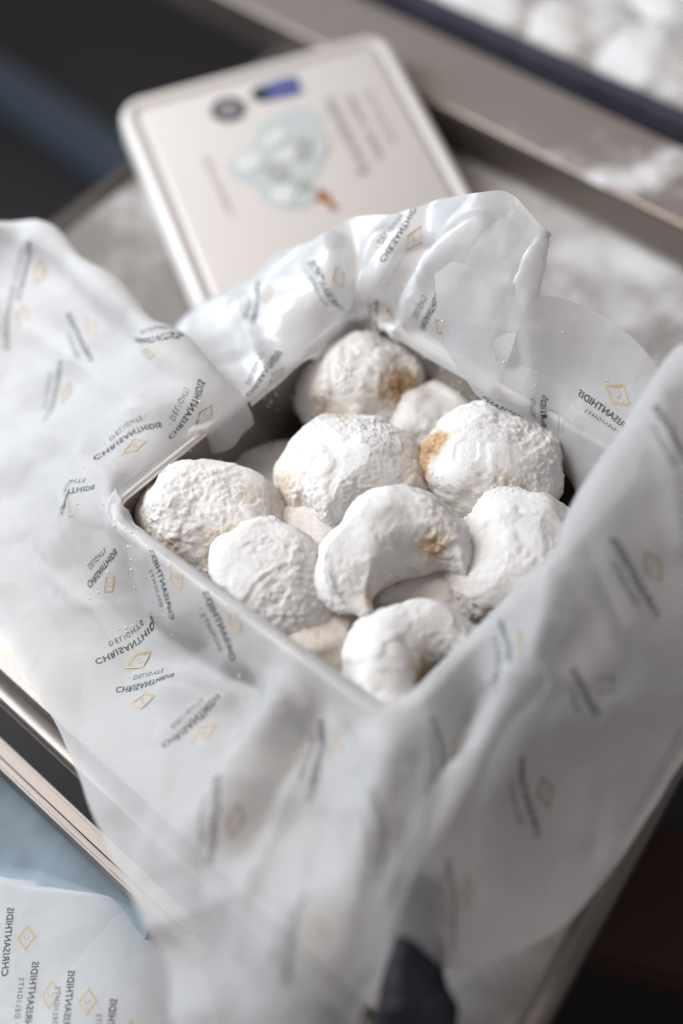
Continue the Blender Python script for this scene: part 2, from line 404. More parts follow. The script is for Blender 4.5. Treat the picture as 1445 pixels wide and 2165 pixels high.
SHEETS = {
    'main': dict(n=16, seed=4, crumple=0.50, calm=[0.2, 0.2, 0.05, 0.8, 1, 1, 1, 1, 1],
      creases=[([[-109.0, -17.1, 68.5], [-108.9, -27.3, 48.6], [-104.3, -38.8, 38.6], [-81.8, -62.6, 42.9], [-55.3, -85.1, 51.9]], 12, -3.5), ([[-41.9, -106.2, 72.6], [-55.5, -120.5, 65.5], [-63.8, -133.8, 65.0], [-70.3, -147.5, 63.5]], 18, 5), ([[-1.0, -131.8, 81.1], [-6.1, -148.3, 83.7], [-9.6, -166.2, 83.5], [-22.8, -183.6, 74.0], [-42.6, -198.6, 67.1]], 20, 5), ([[49.7, -110.4, 85.1], [29.1, -136.4, 72.9], [12.8, -151.7, 58.4], [-1.0, -172.5, 57.8]], 9, 5), ([[64.2, -75.8, 99.2], [60.6, -90.7, 94.4], [51.1, -109.2, 85.2]], 10, 5), ([[-50.6, -87.5, 58.5], [-33.5, -107.7, 71.1], [-20.0, -118.5, 72.9]], 10, 3), ([[-161.0, 167.2, 88.4], [-124.9, 127.3, 86.6], [-93.9, 82.1, 88.2], [-66.3, 60.9, 79.3]], 14, 5), ([[-132.1, 8.1, 57.5], [-129.8, 61.1, 57.4], [-98.6, 53.9, 76.4], [-79.5, 50.7, 78.9]], 12, 3.5), ([[-59.2, -134.1, 67.2], [-34.5, -143.4, 64.5], [-17.2, -156.5, 76.5]], 14, 3.5), ([[-93.7, -182.7, 49.8], [-59.7, -176.0, 59.7], [-36.4, -194.4, 69.5]], 20, 4), ([[113.1, -97.1, 66.2], [84.5, -106.3, 72.3], [52.9, -109.5, 84.7]], 16, 4), ([[-74.8, -157.6, 60.0], [-73.8, -175.0, 55.9], [-57.6, -211.2, 62.9]], 18, -4), ([[-180.0, 53.1, 22.5], [-143.3, 17.4, 47.7], [-121.9, -4.1, 61.5]], 18, -3), ([[-105.1, -61.0, 27.3], [-77.9, -81.2, 45.9], [-58.1, -86.6, 49.2]], 10, 3), ([[-35.3, -133.3, 64.4], [-50.5, -160.0, 59.6], [-61.1, -194.8, 59.6]], 7, 2), ([[7.5, -129.0, 76.7], [3.5, -149.2, 74.9], [-4.9, -171.4, 74.5]], 6, 2), ([[61.2, -113.9, 73.7], [54.8, -130.2, 42.3], [40.5, -164.5, 33.0]], 7, 2), ([[84.2, -110.9, 57.3], [80.4, -131.6, 38.5], [72.8, -154.2, 26.1]], 7, -2), ([[79.7, -72.5, 103.5], [91.2, -94.2, 84.7], [105.5, -99.6, 66.2]], 8, -3), ([[113.2, -23.3, 136.0], [113.3, -47.9, 121.1], [115.2, -66.4, 101.3]], 8, 2.5), ([[-166.0, 136.7, 54.3], [-128.9, 93.9, 60.7], [-94.3, 48.3, 76.1]], 9, 3), ([[-178.3, 97.9, 32.2], [-144.9, 63.7, 49.0], [-117.5, 20.9, 70.3]], 8, 2), ([[-151.5, 0.9, 27.5], [-126.8, -24.5, 31.6], [-114.3, -49.5, 26.0]], 6, 1.8), ([[-91.0, -97.6, 39.0], [-92.9, -129.4, 42.1], [-96.8, -161.0, 49.0]], 8, 2), ([[-27.4, -120.9, 68.0], [-24.3, -148.6, 68.6], [-32.7, -176.0, 69.3]], 6, -2), ([[-66.9, -87.5, 46.7], [-78.4, -89.7, 45.4], [-95.7, -95.3, 36.4]], 6, 2)],
      rows=[
        [[-536,559,580],[-590,504,580],[-661,434,560],[-863,402,550],[-1003,263,550],[-1128,138,550],[-1063,-8,695],[-1019,-75,600],[-892,-202,600],[-705,-390,600],[-527,-567,600],[-382,-712,600],[-272,-823,600],[-146,-948,600],[-32,-1057,600],[0,-1064,600],[50,-1044,600],[188,-907,600],[331,-764,600],[450,-644,600],[564,-531,600],[674,-421,600],[764,-331,600],[871,-224,600],[987,-107,600],[1057,-31,600]],
        [[-542,564,661],[-596,510,661],[-666,440,651],[-861,400,615],[-1000,261,615],[-1126,136,615],[-1071,-9,718],[-1025,-81,671],[-898,-208,671],[-710,-396,671],[-533,-573,671],[-388,-718,671],[-278,-828,671],[-152,-954,671],[-36,-1064,671],[0,-1072,671],[55,-1050,671],[194,-912,671],[336,-770,671],[456,-650,671],[570,-536,671],[679,-426,671],[769,-337,671],[877,-229,671],[993,-113,671],[1065,-34,671]],
        [[-577,600,742],[-631,545,742],[-702,475,742],[-864,403,685],[-1003,264,685],[-1129,139,685],[-1121,-15,742],[-1060,-116,742],[-933,-243,742],[-746,-431,742],[-568,-608,742],[-423,-753,742],[-313,-864,742],[-187,-989,742],[-57,-1109,742],[0,-1122,742],[89,-1087,742],[229,-948,742],[372,-805,742],[491,-685,742],[605,-572,742],[715,-462,742],[805,-372,742],[912,-265,742],[1028,-148,742],[1110,-55,742]],
        [[-705,741,700],[-737,651,800],[-814,575,780],[-938,503,740],[-1060,423,700],[-1184,204,690],[-1232,-5,660],[-1134,-187,640],[-1011,-342,610],[-834,-526,620],[-647,-711,640],[-505,-851,660],[-391,-1001,740],[-271,-1114,700],[-131,-1264,740],[-18,-1313,790],[107,-1192,720],[288,-1035,660],[449,-971,780],[538,-956,880],[604,-878,940],[675,-717,990],[754,-549,1060],[861,-406,1160],[1014,-236,1280],[1246,-48,1420]],
        [[-877,1031,600],[-888,882,820],[-991,849,760],[-1129,785,660],[-1223,653,600],[-1362,473,520],[-1384,155,460],[-1229,-141,440],[-1102,-329,380],[-940,-536,400],[-727,-729,460],[-560,-874,520],[-458,-1098,720],[-343,-1227,640],[-201,-1435,740],[-51,-1521,840],[89,-1338,660],[286,-1133,560],[483,-1092,820],[560,-1076,800],[654,-1042,800],[769,-973,840],[871,-865,920],[980,-704,1020],[1108,-536,1140],[1333,-323,1280]],
        [[-1103,1388,520],[-1079,1145,840],[-1213,1148,740],[-1378,1100,600],[-1489,927,460],[-1585,686,360],[-1563,276,300],[-1355,-129,300],[-1207,-362,280],[-1054,-588,320],[-830,-813,420],[-640,-1036,520],[-556,-1266,670],[-439,-1428,620],[-289,-1662,720],[-111,-1743,820],[31,-1564,620],[190,-1369,520],[321,-1313,720],[457,-1223,580],[628,-1183,520],[809,-1127,540],[958,-1019,620],[1076,-913,740],[1218,-751,900],[1444,-529,1060]],
        [[-1405,1815,480],[-1358,1507,880],[-1489,1487,760],[-1667,1395,580],[-1784,1152,400],[-1832,804,260],[-1778,323,180],[-1507,-134,200],[-1364,-394,220],[-1206,-631,260],[-991,-914,370],[-782,-1207,490],[-686,-1465,620],[-558,-1655,600],[-400,-1883,680],[-192,-1952,760],[-44,-1806,600],[71,-1612,520],[165,-1563,670],[325,-1443,450],[550,-1395,360],[769,-1333,360],[975,-1186,400],[1139,-1037,520],[1305,-886,700],[1534,-661,860]],
        [[-1689,2127,460],[-1572,1730,900],[-1721,1711,780],[-1903,1566,580],[-2020,1268,380],[-2039,863,220],[-1932,329,120],[-1656,-123,130],[-1516,-390,160],[-1347,-658,210],[-1154,-970,320],[-962,-1328,440],[-842,-1612,560],[-717,-1841,560],[-558,-2100,620],[-298,-2167,660],[-134,-2008,560],[-21,-1780,500],[46,-1745,610],[221,-1671,380],[447,-1642,280],[685,-1555,260],[935,-1366,280],[1137,-1158,400],[1336,-985,580],[1567,-759,740]],
        [[-1934,2240,460],[-1795,1798,900],[-1972,1782,780],[-2157,1635,580],[-2277,1319,360],[-2291,910,200],[-2095,304,100],[-1773,-130,100],[-1633,-396,130],[-1465,-688,180],[-1304,-1044,280],[-1161,-1381,400],[-1017,-1682,500],[-885,-1943,500],[-806,-2240,520],[-458,-2400,550],[-233,-2243,500],[-98,-2004,460],[-31,-1947,560],[136,-1992,340],[351,-1919,260],[588,-1797,220],[865,-1521,240],[1103,-1259,360],[1333,-1077,520],[1563,-852,680]],
    ]),
    'back': dict(n=16, seed=11, crumple=0.60, calm=[0.4, 0.3, 0.05, 0.8, 1, 1, 1],
      creases=[([[0.3, 109.2, 72.8], [4.5, 113.9, 95.2], [11.6, 120.8, 108.5]], 7, -4), ([[-10.4, 107.7, 75.7], [-13.7, 110.8, 89.1], [-21.6, 128.9, 90.8]], 7, -3.5), ([[17.4, 94.4, 72.9], [27.5, 93.0, 98.0], [42.1, 88.4, 128.9]], 9, -4.5), ([[9.7, 100.1, 90.8], [22.7, 106.4, 107.8], [33.8, 105.7, 112.2]], 8, 3.5), ([[32.3, 92.9, 106.5], [45.3, 90.0, 132.7], [53.5, 88.4, 137.2]], 9, -4), ([[-45.2, 72.4, 74.2], [-54.1, 109.2, 66.2], [-60.3, 134.3, 61.5]], 9, -3)],
      rows=[
        [[-533,561,695],[-394,700,695],[-261,834,695],[-120,975,500],[-40,1052,480],[-9,1063,460],[30,1058,480],[105,990,690],[212,883,690],[333,762,690],[428,667,690],[452,643,690],[480,615,690],[571,524,690]],
        [[-539,567,718],[-400,706,718],[-267,839,718],[-126,980,621],[-44,1059,611],[-10,1071,601],[33,1065,611],[111,995,716],[218,888,716],[339,767,716],[433,673,716],[458,648,716],[485,621,716],[576,530,716]],
        [[-574,602,742],[-435,741,742],[-302,875,742],[-161,1016,742],[-71,1101,742],[-15,1121,742],[53,1111,742],[146,1031,742],[253,924,742],[374,803,742],[469,708,742],[493,684,742],[521,656,742],[612,565,742]],
        [[-671,776,660],[-536,886,700],[-389,973,760],[-236,1080,800],[-103,1089,860],[1,1165,840],[93,1029,920],[223,1002,900],[331,834,980],[458,708,1000],[535,611,990],[560,588,980],[580,560,970],[643,491,920]],
        [[-755,966,560],[-621,1078,620],[-445,1106,740],[-265,1196,820],[-116,1162,930],[11,1247,900],[135,1067,1040],[285,1030,1040],[410,842,1160],[545,738,1180],[620,641,1170],[645,625,1160],[656,591,1140],[685,518,1060]],
        [[-855,1173,460],[-713,1296,520],[-496,1301,680],[-297,1346,800],[-137,1255,960],[13,1324,960],[177,1149,1120],[347,1094,1160],[492,920,1300],[627,836,1340],[717,735,1310],[741,712,1300],[740,671,1280],[726,569,1160]],
        [[-982,1417,360],[-813,1530,420],[-564,1512,600],[-345,1529,740],[-165,1387,940],[5,1448,980],[220,1271,1160],[405,1238,1220],[549,1067,1380],[693,1001,1420],[804,823,1370],[820,801,1360],[813,779,1340],[752,621,1200]],
    ]),
    'inner': dict(n=18, seed=21, crumple=0.55, calm=[1, 1, 1, 0.3, 0.6],
      creases=[([[73.6, 57.7, 118.4], [73.3, 47.2, 104.7], [71.3, 38.7, 76.4]], 12, 4.5), ([[50.6, 43.6, 76.6], [48.1, 55.6, 95.6], [50.6, 63.4, 123.4]], 9, -3), ([[97.1, 49.9, 109.0], [88.0, 38.3, 90.2], [81.7, 30.9, 69.9]], 12, -3), ([[107.8, 26.7, 88.7], [91.8, 24.2, 78.8]], 10, 3)],
      rows=[
        [[310,670,1280],[415,657,1340],[573,627,1300],[735,548,1240],[895,530,1200],[1057,456,1140],[1169,354,1080],[1244,215,1020]],
        [[341,557,1120],[434,568,1140],[571,513,1120],[712,449,1080],[843,406,1050],[967,340,1000],[1084,238,960],[1165,114,920]],
        [[396,466,960],[481,476,940],[595,438,920],[706,371,930],[808,330,900],[906,262,870],[1010,171,850],[1102,54,830]],
        [[478,411,760],[550,396,760],[643,380,750],[724,357,755],[794,309,755],[871,226,755],[960,140,755],[1048,53,755]],
        [[594,403,640],[648,394,580],[703,372,550],[758,320,520],[807,235,480],[863,142,450],[896,50,440],[954,-25,440]],
    ]),
    'stack': dict(n=8, seed=31, crumple=0.30, calm=None,
      creases=[],
      rows=[
        [[-1971,-1004,-520],[-1746,-1109,-530],[-1530,-1145,-540],[-1317,-1198,-560],[-1123,-1338,-580],[-911,-1543,-590]],
        [[-1915,-1244,-500],[-1698,-1305,-500],[-1485,-1344,-500],[-1267,-1396,-520],[-1081,-1504,-550],[-867,-1675,-580]],
        [[-1862,-1472,-480],[-1649,-1514,-470],[-1429,-1555,-460],[-1215,-1609,-470],[-1037,-1709,-510],[-822,-1846,-560]],
        [[-1809,-1710,-460],[-1599,-1753,-440],[-1384,-1785,-420],[-1167,-1827,-430],[-987,-1900,-480],[-779,-2010,-540]],
        [[-1756,-1954,-440],[-1553,-1994,-420],[-1343,-2034,-400],[-1133,-2064,-410],[-940,-2099,-460],[-739,-2146,-530]],
    ]),
    'film': dict(n=10, seed=41, crumple=0.70, calm=None,
      creases=[],
      rows=[
        [[-2038,-312,-460],[-1833,-512,-460],[-1636,-724,-470],[-1446,-938,-480],[-1274,-1144,-490],[-1130,-1350,-500]],
        [[-2039,-560,-570],[-1841,-702,-570],[-1656,-888,-570],[-1476,-1062,-580],[-1309,-1253,-590],[-1169,-1434,-600]],
        [[-2013,-862,-610],[-1835,-972,-610],[-1667,-1125,-610],[-1497,-1247,-620],[-1340,-1409,-630],[-1202,-1568,-630]],
        [[-1980,-1182,-630],[-1820,-1262,-630],[-1669,-1383,-630],[-1514,-1481,-630],[-1368,-1594,-640],[-1232,-1727,-640]],
        [[-1926,-1673,-650],[-1797,-1723,-650],[-1669,-1773,-650],[-1533,-1823,-650],[-1396,-1892,-650],[-1262,-1960,-650]],
    ]),
}
LOGOS = [
    ('main', 41, 36, 0.543, 0.618, 0.568, 1, 1),
    ('main', 49, 64, 0.891, 0.314, 0.329, 1, 1),
    ('main', 62, 111, 0.518, -0.102, 0.849, 1, 1),
    ('main', 43, 135, -0.23, 0.891, 0.391, 1, 1),
    ('main', 75, 134, 0.888, 0.309, 0.341, 1, 1),
    ('main', 83, 147, 0.865, -0.108, 0.489, 1, 1),
    ('main', 44, 156, -0.368, 0.819, 0.44, 1, 1),
    ('main', 85, 166, 0.756, 0.521, 0.396, 1, 1),
    ('main', 61, 213, 0.262, 0.964, -0.047, 1, 1),
    ('main', 96, 194, 0.143, 0.874, 0.464, 1, 1),
    ('main', 101, 229, 0.165, 0.91, 0.38, 1, 1),
    ('main', 77, 241, 0.055, 0.835, 0.548, 1, 1),
    ('main', 63, 260, 0.002, 0.894, 0.448, 1, 1),
    ('main', 93, 314, -0.208, 0.903, 0.377, 1, 1),
    ('main', 71, 328, -0.287, -0.094, 0.953, 1, 1),
    ('main', 66, 364, -0.42, 0.584, 0.695, 1, 1),
    ('main', 116, 299, -0.08, 0.85, 0.52, 1, 1),
    ('main', 48, 290, 0.054, 0.998, -0.029, 1, 1),
    ('inner', 59, 61, -0.219, -0.41, 0.885, 1, 1),
    ('inner', 35, 106, -0.676, 0.726, 0.128, 1, 1),
    ('inner', 59, 10, -0.813, 0.318, 0.487, 1, 1),
    ('back', 82, 99, 0.611, 0.711, 0.347, -1, 1),
    ('back', 56, 60, -0.435, 0.626, 0.647, -1, 1),
    ('back', 77, 31, 0.091, 0.996, -0.0, -1, 1),
    ('back', 31, 13, 0.427, 0.835, 0.347, -1, 1),
    ('back', 44, 130, 0.29, -0.22, 0.931, -1, 1),
    ('back', 17, 106, -0.024, 0.949, 0.314, -1, 1),
    ('main', 105, 34, 0.389, 0.479, 0.787, 1, 1),
    ('main', 82, 43, -0.367, 0.921, 0.131, 1, 1),
    ('main', 83, 62, 0.252, 0.762, 0.596, 1, 1),
    ('main', 66, 23, 0.687, -0.488, 0.538, 1, 1),
    ('main', 58, 89, 0.426, -0.213, 0.88, 1, 1),
    ('main', 103, 49, 0.188, 0.746, 0.639, 1, 1),
    ('main', 59, 390, -0.386, 0.775, 0.5, 1, 1),
    ('main', 119, 251, 0.579, 0.808, 0.107, 1, 1),
    ('stack', 12, 5, -0.047, 0.993, -0.112, 1, 1),
    ('stack', 21, 8, 0.006, 0.998, -0.061, 1, 1),
    ('stack', 22, 14, -0.023, 0.988, -0.152, 1, 1),
    ('stack', 26, 20, 0.038, 0.992, -0.122, 1, 1),
]


# ------------------------------------------------------------------ setting: the counter below
TW, TN, TE, TS = np.array([-.319, .113]), np.array([-.0385, .443]), np.array([.2664, .111]), np.array([.0176, -.2405])
g = box('counter', (3.2, 3.2, .02), M['dark'], loc=(0, .3, -.36))
tag(g, kind='structure')

# ------------------------------------------------------------------ the steel tray
def offset_quad(Q, d):
    out = []
    n = len(Q)
    for i in range(n):
        a, b, c = Q[i-1], Q[i], Q[(i+1) % n]
        def line(p, q):
            t = (q-p)/np.linalg.norm(q-p); nn = np.array([t[1], -t[0]])
            return p+nn*d, t
        p1, t1 = line(a, b); p2, t2 = line(b, c)
        A = np.stack([t1, -t2], 1); s = np.linalg.solve(A, p2-p1)
        out.append(p1+t1*s[0])
    return out
Q = [TW, TS, TE, TN]                       # counter-clockwise; outward = right of travel
tray = empty('steel_tray', (-.02, .1, 0))
tag(tray, 'dull steel serving tray dusted with sugar under the cookie tin', 'tray')
def T3(pts, z): return [(p[0]+.02, p[1]-.1, z) for p in pts]
def round_quad(Q, r=.012, seg=5):
    out = []
    n = len(Q)
    for i in range(n):
        a, b, c = Q[i-1], Q[i], Q[(i+1) % n]
        u1 = (a-b)/np.linalg.norm(a-b); u2 = (c-b)/np.linalg.norm(c-b)
        p0, p2 = b+u1*r, b+u2*r
        for k in range(seg+1):
            s = k/seg
            out.append((1-s)**2*p0+2*s*(1-s)*b+s*s*p2)
    return out
loops = [T3(round_quad(offset_quad(Q, d)), z) for d, z in ((-.20, 0), (-.10, 0), (-.03, 0), (-.004, 0))]
loops_mesh('tray_floor', loops, M['tray'], tray, cap_first=True)
loops = [T3(round_quad(offset_quad(Q, d)), z) for d, z in
         ((-.004, 0.0), (-.002, .0008), (-.0008, .003), (.0004, .0042), (.006, .0042), (.0072, .0036), (.0078, .002), (.0078, -.003), (.0068, -.003), (.0068, .001))]
auto_smooth(loops_mesh('tray_edge', loops, M['flange'], tray), 60)

# long steel divider bar behind the tray
d0 = np.array([.181-.055, .204-.341]); d0 /= np.linalg.norm(d0); nb_ = np.array([-d0[1], d0[0]])
if nb_[1] < 0: nb_ = -nb_
ang = math.atan2(d0[1], d0[0])
pm = np.array([.055, .341])+nb_*.0235+d0*.05
bar = empty('divider_bar', (pm[0], pm[1], 0), (0, 0, ang))
tag(bar, 'beige steel divider bar with sugar running behind the lid', 'bar')
box('bar_body', (1.0, .055, .0255), M['bar'], bar, loc=(0, 0, .0175), bev=.0012)
box('shaded_bar_face', (1.0, .0016, .024), m_steel('bar_face_shade', (.20, .17, .15), (.12, .10, .09), rough=.35), bar, loc=(0, -.0288, .0170), bev=.0005)  # front face in darker steel: its shadow is put into the colour

# second tray beyond the bar
pf = np.array([.055, .341])+nb_*.074+d0*.10
tr2 = empty('second_tray', (pf[0], pf[1], 0), (0, 0, ang))
tag(tr2, 'dark rimmed tray of sugared cookies in the upper right background', 'tray')
box('tray_lip', (1.0, .010, .050), M['cloth'] if False else m_steel('dark_tray_lip', (.16, .15, .19), (.09, .085, .11), rough=.4), tr2, loc=(0, -.005, .012), bev=.002)
box('tray_base', (1.0, .42, .006), M['tray'] if False else m_steel('sugar_strewn_tray', (.62, .60, .58), (.5, .48, .46), 1.2, p0=.30, p1=.5), tr2, loc=(0, .211, -.010), bev=.001)

# rails and boards on the lower level
dF = np.array([-.148+.178, -.066+.035]); dF /= np.linalg.norm(dF); nF = np.array([dF[1], -dF[0]])
if nF[0] > 0: nF = -nF
aF = math.atan2(dF[1], dF[0])
b_ = box('counter_rail', (.45, .009, .012), M['beige'], loc=(-0.2463, 0.0094, -.030), rot=(0, 0, aF), bev=.002)
tag(b_, 'beige counter rail beside the lower left tray edge', 'rail')
b_ = box('counter_ledge', (.45, .005, .016), M['flange'], loc=(-0.2415, -0.0005, -.032), rot=(0, 0, aF), bev=.001)
tag(b_, 'thin grey metal ledge along the beige rail at lower left', 'ledge')
p = np.array([-.148, -.066])+nF*.20
b_ = box('lower_shelf', (.9, .30, .012), M['flange'], loc=(p[0], p[1], -.075), rot=(0, 0, aF), bev=.002)
tag(b_, 'grey lower shelf carrying the stack of printed papers', 'shelf')
b_ = box('steel_rail', (.62, .055, .03), M['rail'], loc=(-0.2880, 0.8297, -.30), rot=(0, 0, D2(-49.2)), bev=.008, segs=4)
tag(b_, 'blurred blue grey rail in the dark upper left corner', 'rail')
b_ = box('brown_board', (.60, .09, .02), M['wood'], loc=(0.1407, -0.0767, -.21), rot=(0, 0, math.radians(-20)), bev=.004)
tag(b_, 'blurred reddish brown board below the lower right tray edge', 'board')

# ------------------------------------------------------------------ the open cookie tin
S = .170; RC = .015; HR = .070
tin = empty('cookie_tin', (0, 0, 0), (0, 0, math.radians(45)))
tag(tin, 'open square metal tin lined with printed paper and full of sugared cookies', 'tin')
def rl(inset, z): return [(x, y, z) for x, y in rrect(S-2*inset, S-2*inset, max(RC-inset, .004), 10)]
o = loops_mesh('tin_wall', [rl(.0012, .0006), rl(.0012, HR-.003), rl(.0024, HR-.003), rl(.0024, .0022)], M['tin'], tin)
auto_smooth(o, 50)
loops_mesh('tin_base', [rl(.0016, .0006), rl(.0026, .002)], M['tin'], tin, cap_first=True, cap_last=True, smooth=False)
rb = []
for k in range(11):
    a = 2*math.pi*k/10
    rb.append(rl(.0018-.0018*math.cos(a), HR-.0018+.0018*math.sin(a)))
loops_mesh('rolled_rim', rb, M['rim'], tin)

# ------------------------------------------------------------------ sugared cookies
def ico(sub):
    bm = bmesh.new(); bmesh.ops.create_icosphere(bm, subdivisions=sub, radius=1)
    V = np.array([v.co for v in bm.verts]); F = [[v.index for v in f.verts] for f in bm.faces]
    bm.free(); return V, F
ICO = {k: ico(k) for k in (5, 6, 7)}

def cookie_shape(sub, dims, bend, seed, rough=1.0):
    """dims = full length, width, height; bend = radians the body curls through (0 = dome)"""
    V, F = ICO[sub]
    P = V.copy()
    L, Wd, Hh = dims
    # squarer, domed body with a flat underside
    e = .82
    P = np.sign(P)*np.abs(P)**e
    P /= np.maximum(np.linalg.norm(P, axis=1, keepdims=True)**.55, 1e-6)
    P[:, 2] = np.where(P[:, 2] < 0, P[:, 2]*.72, P[:, 2])
    X = P*np.array([L, Wd, Hh])/2
    if bend > 0:
        s = X[:, 0]/(L/2)
        taper = 1-.18*s*s
        X[:, 1] *= taper; X[:, 2] *= taper
        Rb = (L/2)/(bend/2)
        th = X[:, 0]/Rb
        rr = Rb-X[:, 1]                        # inner side of the curl towards +y
        x = np.sin(th)*rr; y = Rb-np.cos(th)*rr
        X = np.stack([x, y-Rb*.18, X[:, 2]], 1)
    # normals by finite shape: use radial direction mixed with shape normal
    return X, F

def vert_normals(X, F):
    Fa = np.array(F); n = np.cross(X[Fa[:, 1]]-X[Fa[:, 0]], X[Fa[:, 2]]-X[Fa[:, 0]])
    N = np.zeros_like(X)
    for k in range(3): np.add.at(N, Fa[:, k], n)
    return N/np.maximum(np.linalg.norm(N, axis=1, keepdims=True), 1e-15)

def make_cookie(name, loc, rot, dims, bend, seed, label, group, patches=(), sub=7, base_bare=.0, lump=1.0, cat='cookie'):
    X, F = cookie_shape(sub, dims, bend, seed)
    N = vert_normals(X, F)
    off = seed*3.17
    # flattened caked faces with soft ridges between them
    rng = np.random.RandomState(seed+200)
    for k in range(8):
        v = rng.normal(size=3); v[2] = abs(v[2])*.9+.05; v /= np.linalg.norm(v)
        s = X@v; top = s.max(); h = top*rng.uniform(.76, .93)
        over = np.maximum(s-h, 0)
        X = X-v*(over*.55)[:, None]
    N = vert_normals(X, F)
    # 1 large lumps, 2 caked plates with ridges between, 3 granules
    d = .0066*lump*fbm(X*32+off, 2, seed)
    pl = np.abs(fbm(X*44+off+5, 3, seed+3)); d += .0010*lump*(pl-.25)
    # layers of caked sugar that end in small ledges
    def step(v, a, b):
        s = np.clip((v-a)/(b-a), 0, 1); return s*s*(3-2*s)
    n1 = fbm(X*46+off+2, 3, seed+61); n2 = fbm(X*84+off+8, 3, seed+66)
    d += .0010*lump*step(n1, .0, .18)+.0004*lump*step(n2, .04, .20)-.0008*lump*step(-n1, .28, .40)
    X1 = X+N*d[:, None]
    N1 = vert_normals(X1, F)
    gm = np.clip(.50+1.5*vnoise(X*60+off, seed+9), 0.22, 1)      # where the sugar is granular, where it is pressed smooth
    bl1 = np.abs(fbm(X*125+off, 2, seed+51))-.2; bl2 = np.abs(fbm(X*290+off, 2, seed+55))-.2
    g = .0001*bl1+.0003*bl2+.0003*fbm(X*640+off, 2, seed+57, .6)+.00030*fbm(X*420+off, 3, seed+12, .6)+.0005*np.maximum(vnoise(X*760+off, seed+15), 0)
    pit = fbm(X*190+off, 3, seed+19)
    X2 = X1+N1*((g*gm*1.25)+.00022*pit*(.4+gm))[:, None]
    # rubbed spots: crumbly biscuit a little below the sugar
    R0 = Matrix.Rotation(rot[2], 3, 'Z') @ Matrix.Rotation(rot[1], 3, 'Y') @ Matrix.Rotation(rot[0], 3, 'X')
    W0 = X1@np.array(R0).T+np.array(loc); pw = np.zeros(len(X))
    for (cx, cy, cz, r, a) in patches:
        if a < .8: continue
        dd = np.linalg.norm(W0-np.array([cx, cy, cz])/1000., axis=1)/(r*1.05/1000.)
        pw = np.maximum(pw, np.clip(1.2-dd*(1+.4*fbm(X*130+off, 3, seed+41)), 0, 1)*min(a, 1.5))
    X2 = X2-N1*(pw*(.0012+.0022*fbm(X*300+off, 3, seed+71)))[:, None]
    # crumbs pushed out on the edges
    cr = np.clip(vnoise(X*330+off, seed+23)-.55, 0, 1)
    X2 = X2+N1*(cr*.0020*gm)[:, None]
    R_ = Matrix.Rotation(rot[2], 3, 'Z') @ Matrix.Rotation(rot[1], 3, 'Y') @ Matrix.Rotation(rot[0], 3, 'X')
    Rn = np.array(R_)
    Wp = X2@Rn.T+np.array(loc)
    Nw = vert_normals(X2, F)@Rn.T
    # thin sugar: undersides, hollows, and rubbed patches
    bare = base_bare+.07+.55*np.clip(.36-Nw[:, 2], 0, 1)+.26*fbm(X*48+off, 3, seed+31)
    for (cx, cy, cz, r, a) in patches:
        dd = np.linalg.norm(Wp-np.array([cx, cy, cz])/1000., axis=1)/(r*1.35/1000.)
        dd = dd*(1+.45*fbm(X*130+off, 3, seed+41))
        bare += a*.9*np.clip(1.15-dd, 0, 1)
    me = bpy.data.meshes.new(name)
    me.from_pydata(X2.tolist(), [], F)
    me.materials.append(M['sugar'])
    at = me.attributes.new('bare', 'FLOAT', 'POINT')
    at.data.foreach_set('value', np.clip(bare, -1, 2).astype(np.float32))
    me.polygons.foreach_set('use_smooth', [True]*len(me.polygons))
    me.update()
    o = bpy.data.objects.new(name, me); col.objects.link(o)
    o.location = loc; o.rotation_mode = 'XYZ'; o.rotation_euler = rot
    tag(o, label, cat, group)
    return o

